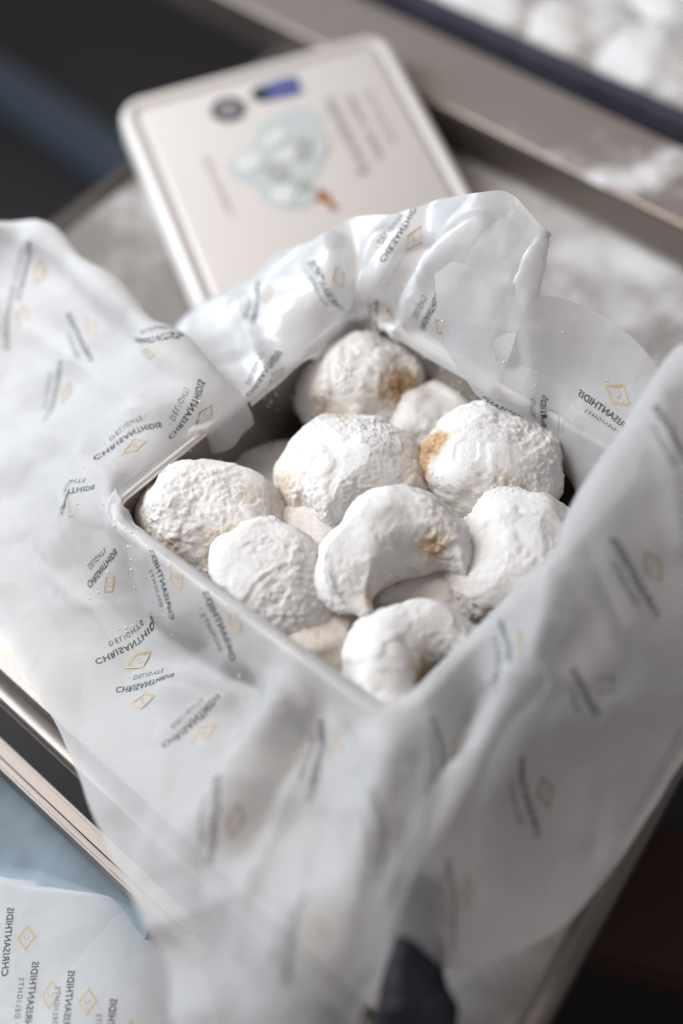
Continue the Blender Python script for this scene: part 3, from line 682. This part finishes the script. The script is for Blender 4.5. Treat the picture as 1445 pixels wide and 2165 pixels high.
D2 = math.radians
GT = 'sugared cookies in the open tin'
COOKIES = [
    ((-0.0008, 0.0860, 0.0440), (D2(8), D2(0), D2(10)), (0.0700, 0.0540, 0.0440), 0, 1,
     'large domed sugar cookie with golden spot in the back corner of the tin', GT, [(16.2, 74.1, 54.0, 9, 1.5), (-27.5, 59.9, 54.0, 9, 0.8), (-1.4, 72.2, 54.0, 7, 0.5)], 7, 0.02),
    ((-0.0104, 0.0243, 0.0500), (D2(4), D2(0), D2(20)), (0.0700, 0.0680, 0.0500), 0, 2,
     'tall white domed cookie in the middle of the tin, tan rub on top', GT, [(-14.4, 45.9, 60.0, 9, 0.7), (-39.3, 18.0, 60.0, 9, 0.7), (-36.4, -8.1, 60.0, 9, 0.5), (18.3, 13.0, 60.0, 8, 0.6)], 7, -0.05),
    ((0.0522, 0.0225, 0.0480), (D2(0), D2(0), D2(-15)), (0.0660, 0.0590, 0.0450), 0, 3,
     'white cookie at the back right with a dark nutty crack on its left', GT, [(27.8, 27.2, 58.0, 10, 2.0), (23.0, 15.6, 58.0, 6, 1.2), (58.3, 3.4, 58.0, 8, 0.8), (46.9, 3.3, 58.0, 6, 0.5)], 7, -0.08),
    ((-0.0705, 0.0053, 0.0480), (D2(0), D2(6), D2(-25)), (0.0700, 0.0580, 0.0460), 0, 5,
     'domed cookie in the left corner of the tin with tan lower edge', GT, [(-63.4, -19.8, 58.0, 11, 0.95), (-50.9, 1.8, 58.0, 10, 0.45), (-91.0, -19.0, 58.0, 9, 0.6)], 7, 0.05),
    ((-0.0471, -0.0338, 0.0520), (D2(0), D2(4), D2(-50)), (0.0620, 0.0440, 0.0460), 0, 6,
     'long whitish cookie along the front left wall of the tin', GT, [(-27.2, -21.6, 62.0, 6, 0.7), (-41.8, -79.9, 62.0, 8, 0.4)], 7, -0.05),
    ((0.0030, -0.0281, 0.0620), (D2(10), D2(-6), D2(-152)), (0.1080, 0.0330, 0.0420), 4, 7,
     'crescent cookie in the tin centre opening to the lower right', GT, [(22.2, -34.2, 72.0, 8, 0.95), (0.4, -57.5, 72.0, 6, 0.9), (7.7, -45.0, 72.0, 6, 0.4)], 7, -0.1),
    ((0.0596, -0.0285, 0.0500), (D2(0), D2(0), D2(70)), (0.0680, 0.0620, 0.0500), 0, 8,
     'round white cookie against the front right wall of the tin', GT, [(35.5, -65.3, 60.0, 9, 0.9), (63.9, -39.2, 60.0, 6, 0.3)], 7, -0.1),
    ((0.0054, -0.0774, 0.0520), (D2(6), D2(0), D2(-140)), (0.1000, 0.0310, 0.0420), 4.6, 9,
     'curled ring-like cookie with tan hollow at the front corner of the tin', GT, [(2.6, -82.4, 62.0, 7, 0.9), (12.2, -91.8, 62.0, 8, 1.1)], 7, -0.08),
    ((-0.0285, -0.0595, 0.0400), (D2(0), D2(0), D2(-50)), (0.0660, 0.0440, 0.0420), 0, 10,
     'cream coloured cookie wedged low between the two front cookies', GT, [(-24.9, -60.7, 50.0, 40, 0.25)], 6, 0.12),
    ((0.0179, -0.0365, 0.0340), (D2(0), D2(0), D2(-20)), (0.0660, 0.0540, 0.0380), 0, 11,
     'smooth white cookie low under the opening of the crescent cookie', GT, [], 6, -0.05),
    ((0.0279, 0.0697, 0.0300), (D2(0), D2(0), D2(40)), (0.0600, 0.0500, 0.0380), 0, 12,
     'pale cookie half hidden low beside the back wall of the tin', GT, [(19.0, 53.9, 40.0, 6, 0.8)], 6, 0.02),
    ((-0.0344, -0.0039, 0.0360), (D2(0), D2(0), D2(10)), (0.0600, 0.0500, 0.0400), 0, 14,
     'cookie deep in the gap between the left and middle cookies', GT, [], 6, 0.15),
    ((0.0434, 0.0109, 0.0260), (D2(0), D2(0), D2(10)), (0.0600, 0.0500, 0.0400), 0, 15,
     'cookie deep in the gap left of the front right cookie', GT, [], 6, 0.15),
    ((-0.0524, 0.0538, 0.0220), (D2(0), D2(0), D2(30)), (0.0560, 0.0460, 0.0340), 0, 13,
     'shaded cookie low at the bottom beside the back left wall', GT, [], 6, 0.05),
]
for c in COOKIES:
    make_cookie('sugared_cookie', *c)

# cookies on the far tray
GB = 'sugared cookies on the background tray'
FAR = [
    (0.1566, 0.4077, 0.0120, 0.070, 0.00, 'round pale cookie nearest the middle of the background tray'),
    (0.1973, 0.3591, 0.0120, 0.076, 1.30, 'pale cookie at the right edge of the photo on the background tray'),
    (0.1130, 0.4489, 0.0100, 0.082, 2.60, 'pale cookie near the left end of the background tray'),
    (0.1941, 0.4576, 0.0120, 0.070, 3.90, 'pale cookie on the top edge of the photo, right of centre'),
    (0.2226, 0.4293, 0.0140, 0.076, 5.20, 'pale cookie in the top right corner of the photo'),
    (0.1516, 0.4892, 0.0100, 0.082, 6.50, 'pale cookie cut by the top edge of the background tray'),
    (0.0800, 0.4816, 0.0060, 0.070, 7.80, 'pale cookie leftmost on the background tray'),
]
for k, (x, y, z, s, rz, lab) in enumerate(FAR):
    make_cookie('sugared_cookie', (x, y, z), (0, 0, rz), (s*1.2, s*1.05, s*.8), 0, 80+k, lab, GB, sub=5)

# ------------------------------------------------------------------ the leaning lid
lid = empty('tin_lid', (-0.0276, 0.2707, 0.0394), (0.1920, 0, 0.3038)
            )
tag(lid, 'cream square tin lid with a cookie picture leaning behind the open tin', 'lid')
LW, LL, LT = .171, .176, .022
def ll(inset, z, r=.016): return [(x, y, z) for x, y in rrect(LW-2*inset, LL-2*inset, max(r-inset, .003), 8)]
prof = [(.0006, -LT), (.0002, -LT+.001), (0, -.008), (.0006, -.004), (.0022, -.0012), (.0048, 0), (.0072, -.0004), (.0086, -.0016)]
loops_mesh('lid_shell', [ll(a, z) for a, z in prof], M['lid'], lid)
loops_mesh('lid_groove', [ll(.0086, -.0016), ll(.0096, -.0021), ll(.0118, -.0021), ll(.0126, -.0013)], M['groove'], lid)
pan = loops_mesh('printed_panel', [ll(.0126, -.0013, .016), ll(.0136, -.0009, .016)], M['panel'], lid, cap_last=True)
ZP = -.0009

def text_mesh(body, size, spacing=1.0, bold=0.0):
    cu = bpy.data.curves.new('t', 'FONT'); cu.body = body; cu.size = size
    cu.space_character = spacing; cu.align_x = 'CENTER'; cu.align_y = 'CENTER'; cu.resolution_u = 3; cu.offset = bold
    ob = bpy.data.objects.new('t', cu); col.objects.link(ob)
    dg = bpy.context.evaluated_depsgraph_get(); dg.update()
    me = bpy.data.meshes.new_from_object(ob.evaluated_get(dg))
    V = np.array([v.co for v in me.vertices]).reshape(-1, 3); F = [list(p.vertices) for p in me.polygons]
    bpy.data.objects.remove(ob); bpy.data.curves.remove(cu); bpy.data.meshes.remove(me)
    return V, F

def lid_text(name, body, x, y0, y1, mat, thick=0.0):
    V, F = text_mesh(body, 1.0)
    ln = V[:, 0].max()-V[:, 0].min(); k = (y1-y0)/ln
    c = (V[:, 0].max()+V[:, 0].min())/2
    # read towards the far end of the lid, tops of the letters to the left
    W = np.stack([x-V[:, 1]*k, (y0+y1)/2+(V[:, 0]-c)*k, np.full(len(V), ZP+.00025)], 1)
    return mesh_obj(name, W, F, mat, pan, False)
lid_text('title_print', 'Kourabiedes', .033, -.017, .045, M['ptext'])
lid_text('subtitle_print', 'butter cookies', .0452, -.009, .043, M['ptext'])
lid_text('subtitle_print', 'with almonds', .0565, -.002, .043, M['ptext2'])
lid_text('brand_print', 'CHRISANTHIDIS', -.0475, -.020, .028, M['ptext2'])

def disc(name, cx, cy, rx, ry, z, mat, parent, rot=0, n=28, wob=0, seed=0):
    rng = np.random.RandomState(seed); ph = rng.uniform(0, 6.28, 3)
    pts = []
    for k in range(n):
        a = 2*math.pi*k/n
        w = 1+wob*(math.sin(2*a+ph[0])*.5+math.sin(3*a+ph[1])*.35+math.sin(5*a+ph[2])*.2)
        x, y = rx*w*math.cos(a), ry*w*math.sin(a)
        pts.append((cx+x*math.cos(rot)-y*math.sin(rot), cy+x*math.sin(rot)+y*math.cos(rot), z))
    return mesh_obj(name, pts, [tuple(range(n))], mat, parent, False)
disc('round_seal', -.024, .0573, .0105, .0100, ZP+.0002, M['seal'], pan)
disc('seal_centre', -.024, .0573, .0066, .0062, ZP+.0004, M['sealin'], pan)
mesh_obj('blue_badge', [(-.002, .0555, ZP+.0002), (.018, .0535, ZP+.0002), (.023, .0560, ZP+.0002), (.021, .0610, ZP+.0002), (.024, .0680, ZP+.0002), (.016, .0700, ZP+.0002), (-.002, .0690, ZP+.0002)], [tuple(range(7))], M['blue'], pan, False)
disc('badge_end', -.0025, .0622, .0055, .0062, ZP+.0004, M['seal'], pan)
pics = [(.004, .031, .022, .013, 1, .3), (-.022, .010, .016, .016, 1, 0), (-.001, .003, .015, .013, 1, .5), (-.012, -.014, .017, .013, 1, -.3), (.012, .017, .010, .016, 1, 0),
        (-.006, .026, .008, .0055, 0, .5), (-.026, .014, .008, .007, 0, .2), (-.004, .012, .006, .005, 0, 0), (-.016, -.016, .007, .007, 0, .4),
        (-.014, .001, .006, .008, 2, .5), (.006, .013, .005, .009, 2, -.4), (-.004, -.013, .004, .006, 2, .3)]
for k, (cx, cy, rx, ry, mi, ro) in enumerate(pics):
    disc('cookie_picture', cx, cy, rx, ry, ZP+.0002+.00012*k, M['pic'][mi], pan, ro, wob=.10, seed=k)
disc('copper_mark', .004, -.024, .0045, .0060, ZP+.0002, M['orange'], pan, .3, wob=.2)
disc('copper_mark', .0075, -.0335, .0025, .0035, ZP+.0002, M['orange'], pan, .3, wob=.2)

# ------------------------------------------------------------------ printed waxed paper
GR = {k: build_sheet(np.array(v['rows'])/10000., v['n'], v['seed'], v['crumple'], v['calm'], v['creases']) for k, v in SHEETS.items()}
liner = empty('paper_liner', (0, 0, .002))
tag(liner, 'translucent waxed paper printed with small logos lining the cookie tin', 'paper')
def paper(name, key, parent, label, mat=None):
    G = GR[key]-np.array(parent.location)
    o = grid_mesh(name, G, mat or M['paper'], parent); tag(o, label)
    return o
SH = {}
SH['main'] = paper('paper_flap', 'main', liner, 'broad flap spread out over the left and front of the tin')
SH['back'] = paper('paper_flap', 'back', liner, 'crinkled flap standing up behind the tin')
SH['inner'] = paper('paper_flap', 'inner', liner, 'rounded flap folded into the tin over its back right rim')
stk = empty('paper_stack', (-.20, -.10, -.066))
tag(stk, 'loose stack of printed waxed paper at the lower left corner', 'paper')
SH['stack'] = paper('paper_sheet', 'stack', stk, 'topmost curled sheet')
for k in range(3):
    G = GR['stack']+np.array([-.010*(k+1), .006*(k+1), -.0035*(k+1)])-np.array(stk.location)
    grid_mesh('paper_sheet', G, M['paper'], stk)

NAME_V, NAME_F = text_mesh('CHRISANTHIDIS', 1.0, 1.10, .022)
SUB_V, SUB_F = text_mesh('\u00b7 DELIGHTS \u00b7', 1.0, 1.22)
C_V, C_F = text_mesh('C', 1.0)
def fit_w(V, w, cy):
    V = V[:, :2].copy(); ln = np.ptp(V[:, 0]); k = w/ln
    V -= np.array([(V[:, 0].max()+V[:, 0].min())/2, (V[:, 1].max()+V[:, 1].min())/2])
    return V*k+np.array([0, cy])
LOGO_V, LOGO_F, LOGO_M = [], [], []
def add(V, F, mi):
    b = sum(len(v) for v in LOGO_V)
    LOGO_V.append(V); LOGO_F.extend([[b+i for i in f] for f in F]); LOGO_M.extend([mi]*len(F))
add(fit_w(NAME_V, .0325, 0), NAME_F, 0)
add(fit_w(SUB_V, .0225, -.0052), SUB_F, 0)
add(fit_w(C_V, .0022, .0082), C_F, 1)
hw, hh, th = .0068, .0042, .00062
dia = np.array([(hw, 0), (0, hh), (-hw, 0), (0, -hh)])
inn = dia*np.array([1-th*2.0/hw*1.1, 1-th*1.5/hh*1.1])
ring = np.concatenate([dia, inn])+np.array([0, .0082])
add(ring, [(0, 1, 5, 4), (1, 2, 6, 5), (2, 3, 7, 6), (3, 0, 4, 7)], 1)
LV = np.concatenate(LOGO_V)

def sample(G, i, j):
    a, b = G.shape[:2]
    i = np.clip(i, 0, a-1.001); j = np.clip(j, 0, b-1.001)
    i0 = i.astype(int); j0 = j.astype(int); fi = (i-i0)[:, None]; fj = (j-j0)[:, None]
    return (G[i0, j0]*(1-fi)*(1-fj)+G[i0+1, j0]*fi*(1-fj)+G[i0, j0+1]*(1-fi)*fj+G[i0+1, j0+1]*fi*fj)

for (key, i, j, hx, hy, hz, side, sc) in LOGOS:
    G = GR[key]; N = grid_normals(G)
    a, b = G.shape[:2]
    k = 3
    i1, i2, j1, j2 = max(i-k, 0), min(i+k, a-1), max(j-k, 0), min(j+k, b-1)
    T1 = (G[i2, j]-G[i1, j])/(i2-i1); T2 = (G[i, j2]-G[i, j1])/(j2-j1)
    n = np.cross(T1, T2); n /= np.linalg.norm(n); n *= side
    t = np.array([hx, hy, hz]); t -= n*(t@n); t /= np.linalg.norm(t)
    up = np.cross(t, n)                              # the sheet is seen from its unprinted side: mirrored
    Jm = np.stack([T1, T2], 1)
    world_d = LV[:, :1]*t*sc+LV[:, 1:2]*up*sc
    uv = world_d@np.linalg.pinv(Jm).T
    ii, jj = i+uv[:, 0], j+uv[:, 1]
    P = sample(G, ii, jj)+sample(N, ii, jj)*side*.00018
    off_ = np.linalg.norm(P-G[i, j], axis=1)
    inside = (off_ < 1.35*np.linalg.norm(world_d, axis=1)+.002) & (ii >= 0) & (ii <= a-1) & (jj >= 0) & (jj <= b-1)
    F = []; mi = []
    for f, m_ in zip(LOGO_F, LOGO_M):
        if all(inside[q] for q in f): F.append(f); mi.append(m_)
    if 1 in mi and sum(mi) < sum(LOGO_M):           # a mark cut by the sheet's edge is left off
        F = [f for f, m_ in zip(F, mi) if m_ == 0]; mi = [0]*len(F)
    if not F: continue
    par = SH[key]
    used = sorted({q for f in F for q in f}); mp = {q: r for r, q in enumerate(used)}
    mesh_obj('printed_logo', P[used]-np.array(par.parent.location), [[mp[q] for q in f] for f in F], [M['ink'], M['gold']], par, False, mi)

# spilled sugar grains on the paper and the tin walls
rng = np.random.RandomState(5)
gv, gf = [], []
bm = bmesh.new(); bmesh.ops.create_icosphere(bm, subdivisions=1, radius=1)
IV = np.array([v.co for v in bm.verts]); IF = np.array([[v.index for v in f.verts] for f in bm.faces]); bm.free()
def grain(p, r):
    gf.extend((IF+len(gv)*len(IV)).tolist())
    gv.append(IV*r*rng.uniform(.7, 1.3, (len(IV), 1))*rng.uniform(.7, 1.2, 3)+p)
for key, cnt, lo, hi in (('main', 700, .25, .75), ('back', 90, .35, .9), ('inner', 70, .1, .95)):
    G = GR[key]; N = grid_normals(G)
    for k in range(cnt):
        i = int((lo+(hi-lo)*rng.beta(1.2, 2.2))*(G.shape[0]-1)); j = rng.randint(0, G.shape[1])
        s = 1 if N[i, j]@(np.array([0, -.4, .54])-G[i, j]) > 0 else -1
        grain(G[i, j]+N[i, j]*s*.0003, rng.gamma(2, .00008)+.00008)
for k in range(260):
    w_ = rng.randint(2); s_ = rng.uniform(-.075, .075); z_ = .068-.04*rng.beta(1, 1.6)
    u_, v_ = ((s_, .0823) if w_ else (.0823, s_))
    c_ = 2**-.5
    grain(np.array([u_*c_-v_*c_, u_*c_+v_*c_, z_]), rng.gamma(2, .00012)+.0001)
gr = mesh_obj('sugar_grains', np.concatenate(gv), gf, M['grain'])
tag(gr, 'fine white sugar grains spilled over the paper and tin walls', 'sugar', kind='stuff')

# blue plastic film beside the stack
film = empty('plastic_film', (-.15, -.12, -.05))
tag(film, 'pale blue crinkled plastic film lying below the lower left tray edge', 'plastic film')
paper('film_sheet', 'film', film, 'thin translucent sheet', M['film'])

# dark bundle under the front of the paper
V, F = ICO[6]
pa, pb = np.array([0.0010, -0.1783, 0.0400]), np.array([-0.0008, -0.2244, 0.0220])
ax = (pb-pa)/np.linalg.norm(pb-pa); sx = np.cross(ax, [0, 0, 1]); sx /= np.linalg.norm(sx); up_ = np.cross(sx, ax)
half = np.linalg.norm(pb-pa)/2
X = V*np.array([.0125, .0, .0125]); X[:, 1] = V[:, 1]*.0125+np.sign(V[:, 1])*half*np.abs(V[:, 1])**.6
X[:, [0, 2]] *= (1+.22*np.clip(X[:, 1:2]/half, -1, 1)+.10*np.sin(X[:, 1:2]*150))
Nn = vert_normals(X, F)
X = X+Nn*(.0035*fbm(X*np.array([60, 90, 60]), 2, 77)+.0022*np.abs(fbm(X*np.array([70, 120, 70])+4, 2, 79)))[:, None]
ob_v = X[:, :1]*sx+X[:, 1:2]*ax+X[:, 2:3]*up_
b_ = mesh_obj('dark_bundle', ob_v, F, M['cloth'])
b_.location = tuple((pa+pb)/2)
tag(b_, 'finger-shaped dark navy bundle showing through the front edge of the paper', 'cloth')
